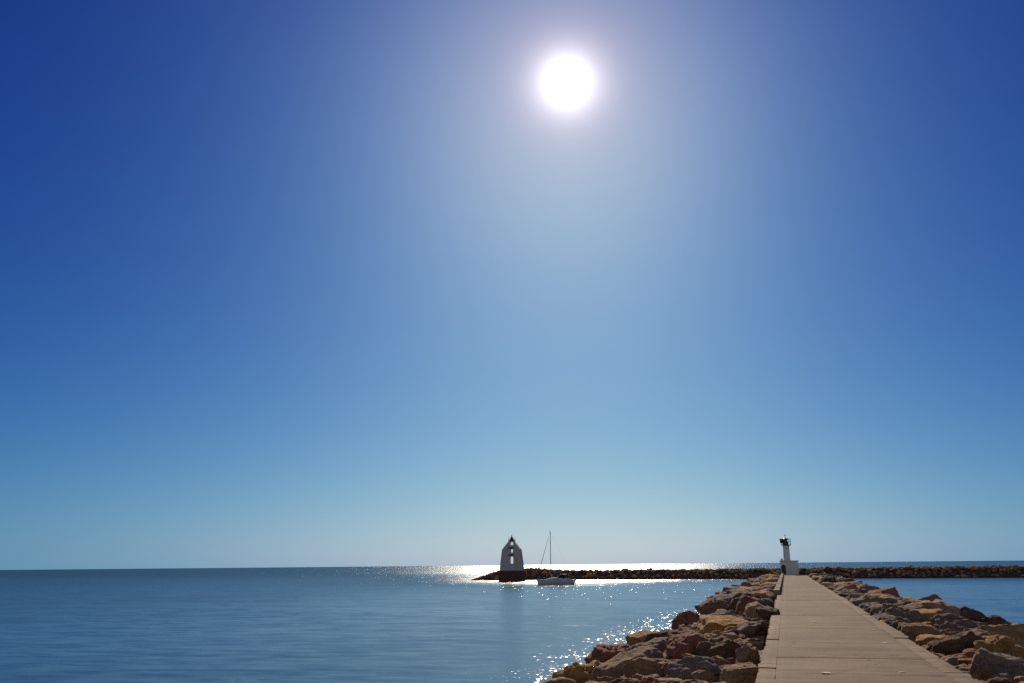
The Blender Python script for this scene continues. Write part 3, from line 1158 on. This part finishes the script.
# ------------------------------------------------------------------ sailboat
def build_boat():
    L, B = 7.4, 2.5
    root = empty('sailboat', (-39.7, 178.6, 0), R(180 + 22))
    root.scale = (.88, .88, .93)
    tag(root, 'white sailing yacht with bare mast and lowered sails, moored in front of the breakwater', 'sailboat')
    # +x is the bow
    bm = bmesh.new()
    N = 22
    sec = []
    for i in range(N + 1):
        u = i / N
        x = -L / 2 + L * u
        bw = B / 2 * (1 - max(0, (u - .42) / .58) ** 2.1) * (.80 + .20 * min(1, u / .4))
        bw = max(bw, .02)
        sheer = .92 + .20 * (u - .35) ** 2 * 2.2
        if u > .5: sheer += .10 * (u - .5)
        keel = -.40 + .36 * max(0, (u - .55) / .45) ** 1.6 + .22 * max(0, (.25 - u) / .25)
        row = []
        for k in range(13):
            a = -1 + 2 * k / 12
            s = abs(a)
            z = keel + (sheer - keel) * s ** 1.5
            y = bw * (1 - (1 - s) ** 2.0) * (1 if a > 0 else -1)
            row.append(bm.verts.new((x + (.30 * (z / sheer) * max(0, (u - .8) / .2) if z > 0 else 0), y, z)))
        sec.append(row)
    for a, b in zip(sec, sec[1:]):
        for k in range(12):
            bm.faces.new((a[k], a[k + 1], b[k + 1], b[k]))
    bm.faces.new(sec[0])
    bm.faces.new(sec[-1][::-1])
    for a, b in zip(sec, sec[1:]):
        bm.faces.new((a[0], b[0], b[12], a[12]))
    hull = obj('hull', bm, M_GEL, root, smooth=False)
    # cabin
    bm = bmesh.new()
    prof = [(-1.1, .80), (1.9, .52)]
    v = []
    for x, hw, z0, z1 in ((-1.15, .82, .93, 1.36), (.9, .78, .93, 1.33), (2.05, .46, .95, 1.06)):
        v.append([bm.verts.new((x, -hw, z0)), bm.verts.new((x, -hw * .84, z1)), bm.verts.new((x, hw * .84, z1)), bm.verts.new((x, hw, z0))])
    for a, b in zip(v, v[1:]):
        for k in range(3):
            bm.faces.new((a[k], a[k + 1], b[k + 1], b[k]))
    bm.faces.new(v[0]); bm.faces.new(v[-1][::-1])
    cabin = obj('cabin', bm, M_GEL, root)
    for s in (-1, 1):
        for x0, x1 in ((-.85, -.1), (.05, .75)):
            bm = bmesh.new()
            pts = []
            for x, zz in ((x0, 1.06), (x1, 1.06), (x1 - .05, 1.22), (x0 + .05, 1.22)):
                f = (zz - .93) / .41
                y = (.80 - .13 * f + .008) * s
                pts.append(bm.verts.new((x, y, zz)))
            f = bm.faces.new(pts)
            e = bmesh.ops.extrude_face_region(bm, geom=[f])
            bmesh.ops.translate(bm, vec=(0, -.02 * s, 0), verts=[q for q in e['geom'] if isinstance(q, bmesh.types.BMVert)])
            obj('window', bm, M_TINT, cabin)
    # coaming and spray hood over the companionway
    bm = bmesh.new()
    for s in (-1, 1):
        box(bm, -3.2, -1.2, s * .88 - .06, s * .88 + .06, .88, 1.12, .02)
    obj('cockpit_coaming', bm, M_GEL, root)
    bm = bmesh.new()
    rings = []
    for x, hw, h in ((-.15, .62, .06), (-.55, .72, .42), (-1.05, .78, .58), (-1.5, .80, .60)):
        rings.append([bm.verts.new((x, hw * math.cos(math.pi * k / 10), 1.33 + h * math.sin(math.pi * k / 10) ** .7)) for k in range(11)])
    for a, b in zip(rings, rings[1:]):
        for k in range(10):
            bm.faces.new((a[k], a[k + 1], b[k + 1], b[k]))
    e = bmesh.ops.solidify(bm, geom=list(bm.faces), thickness=.02)
    obj('spray_hood', bm, M_CANVAS, root, smooth=True)
    # rig
    mx = 1.05
    bm = bmesh.new()
    tube(bm, [(mx, 0, 1.1), (mx, 0, 6), (mx - .03, 0, 10.1)], .075, 10, .055)
    mast = obj('mast', bm, M_ALU, root, smooth=True)
    for s in (-1, 1):
        bm = bmesh.new()
        tube(bm, [(mx, 0, 5.4), (mx - .1, s * .75, 5.45)], .022, 6)
        obj('spreader', bm, M_ALU, mast)
    bm = bmesh.new()
    tube(bm, [(mx, 0, 10.1), (mx, 0, 10.5)], .02, 5)
    tube(bm, [(mx - .3, 0, 10.32), (mx + .2, 0, 10.32)], .014, 5)
    obj('masthead_vane', bm, M_WIRE, mast)
    bm = bmesh.new()
    tube(bm, [(mx - .1, 0, 2.0), (mx - 3.3, 0, 1.95)], .055, 8)
    boom = obj('boom', bm, M_ALU, root)
    bm = bmesh.new()
    pts = [(mx - .15 - 3.0 * k / 14, .03 * math.sin(k * 1.7), 2.14 + .02 * math.sin(k * 2.3)) for k in range(15)]
    tube(bm, pts, .16, 9, .09)
    obj('furled_sail', bm, M_CANVAS, boom, smooth=True)
    bow = Vector((L / 2 + .22, 0, 1.05))
    top = Vector((mx + .05, 0, 9.9))
    bm = bmesh.new()
    tube(bm, [bow, top], .014, 6)
    st = obj('forestay', bm, M_WIRE, root)
    bm = bmesh.new()
    tube(bm, [bow.lerp(top, .06 + .80 * k / 12) for k in range(13)], .065, 8, .028)
    obj('furled_jib', bm, M_CANVAS, st, smooth=True)
    bm = bmesh.new()
    tube(bm, [(-L / 2 + .1, 0, 1.0), (mx, 0, 10.05)], .005, 5)
    obj('backstay', bm, M_WIRE, root)
    for s in (-1, 1):
        bm = bmesh.new()
        tube(bm, [(mx - .1, s * 1.12, .98), (mx - .1, s * .75, 5.45), (mx, 0, 9.6)], .009, 5)
        obj('shroud', bm, M_WIRE, root)
    # pulpit and pushpit rails, guard wires
    bm = bmesh.new()
    tube(bm, [(L / 2 - .7, .5, 1.0), (L / 2 - .65, .5, 1.55), (L / 2 + .2, .08, 1.62), (L / 2 + .2, -.08, 1.62), (L / 2 - .65, -.5, 1.55), (L / 2 - .7, -.5, 1.0)], .016, 6)
    obj('pulpit', bm, M_GALV, root)
    bm = bmesh.new()
    tube(bm, [(-L / 2 + .6, .95, .95), (-L / 2 + .6, .95, 1.5), (-L / 2 + .1, .85, 1.5), (-L / 2 + .1, -.85, 1.5), (-L / 2 + .6, -.95, 1.5), (-L / 2 + .6, -.95, .95)], .016, 6)
    obj('pushpit', bm, M_GALV, root)
    for s in (-1, 1):
        for x in (-1.6, .2, 1.8):
            hw = 1.14 if x < 1 else .92
            bm = bmesh.new()
            tube(bm, [(x, s * hw, .92), (x, s * hw, 1.48)], .012, 6)
            obj('stanchion', bm, M_GALV, root)
        bm = bmesh.new()
        tube(bm, [(-L / 2 + .6, s * .95, 1.47), (-1.6, s * 1.14, 1.47), (.2, s * 1.14, 1.47), (1.8, s * .92, 1.47), (L / 2 - .65, s * .5, 1.5)], .006, 4)
        obj('guard_wire', bm, M_WIRE, root)
    # outboard engine on the transom
    bm = bmesh.new()
    box(bm, -L / 2 - .32, -L / 2 - .04, .35, .65, .72, 1.18, .06)
    tube(bm, [(-L / 2 - .18, .5, .75), (-L / 2 - .18, .5, -.3)], .06, 8)
    obj('outboard_motor', bm, M_DARK, root)
    bm = bmesh.new()
    tube(bm, [(-2.6, 0, .9), (-2.65, 0, 1.15)], .05, 8)
    tube(bm, [(-2.7, .42 * math.cos(2 * math.pi * k / 16), 1.45 + .42 * math.sin(2 * math.pi * k / 16)) for k in range(17)], .018, 6)
    obj('steering_wheel', bm, M_GALV, root)


build_boat()

# ------------------------------------------------------------------ small pale stones dropped on the path
STONES = [(814.3, 622.4, .10, 'small pale stone on the left half of the path, farthest of the scattered stones'),
          (885, 643, .10, 'white stone near the right edge of the path beside the brown slab'),
          (871, 624.6, .09, 'tiny pale stone by the right edge of the path, farther of a close pair'),
          (874, 630, .09, 'tiny pale stone by the right edge of the path, nearer of a close pair'),
          (826.5, 673.2, .12, 'white flat stone in the middle of the path at the bottom of the picture'),
          (902, 672.4, .07, 'small pale stone on the right side of the path at the bottom')]
for k, (px, py, s, lab) in enumerate(STONES):
    p = at_pix(px, py, PATH_Z)
    r = Rock((p.x, p.y, PATH_Z + s * .06), (s * 1.4, s, s * .13), k * 1.3, 'flat slab', (1, 1, 1), 900 + k)
    V, F = r.verts(3)
    me = mesh_from('stone', V, F, smooth=False)
    me.materials.append(M_STONE)
    tag(link('stone', me, None, r.loc), lab, 'stone', 'pale stones scattered on the path')
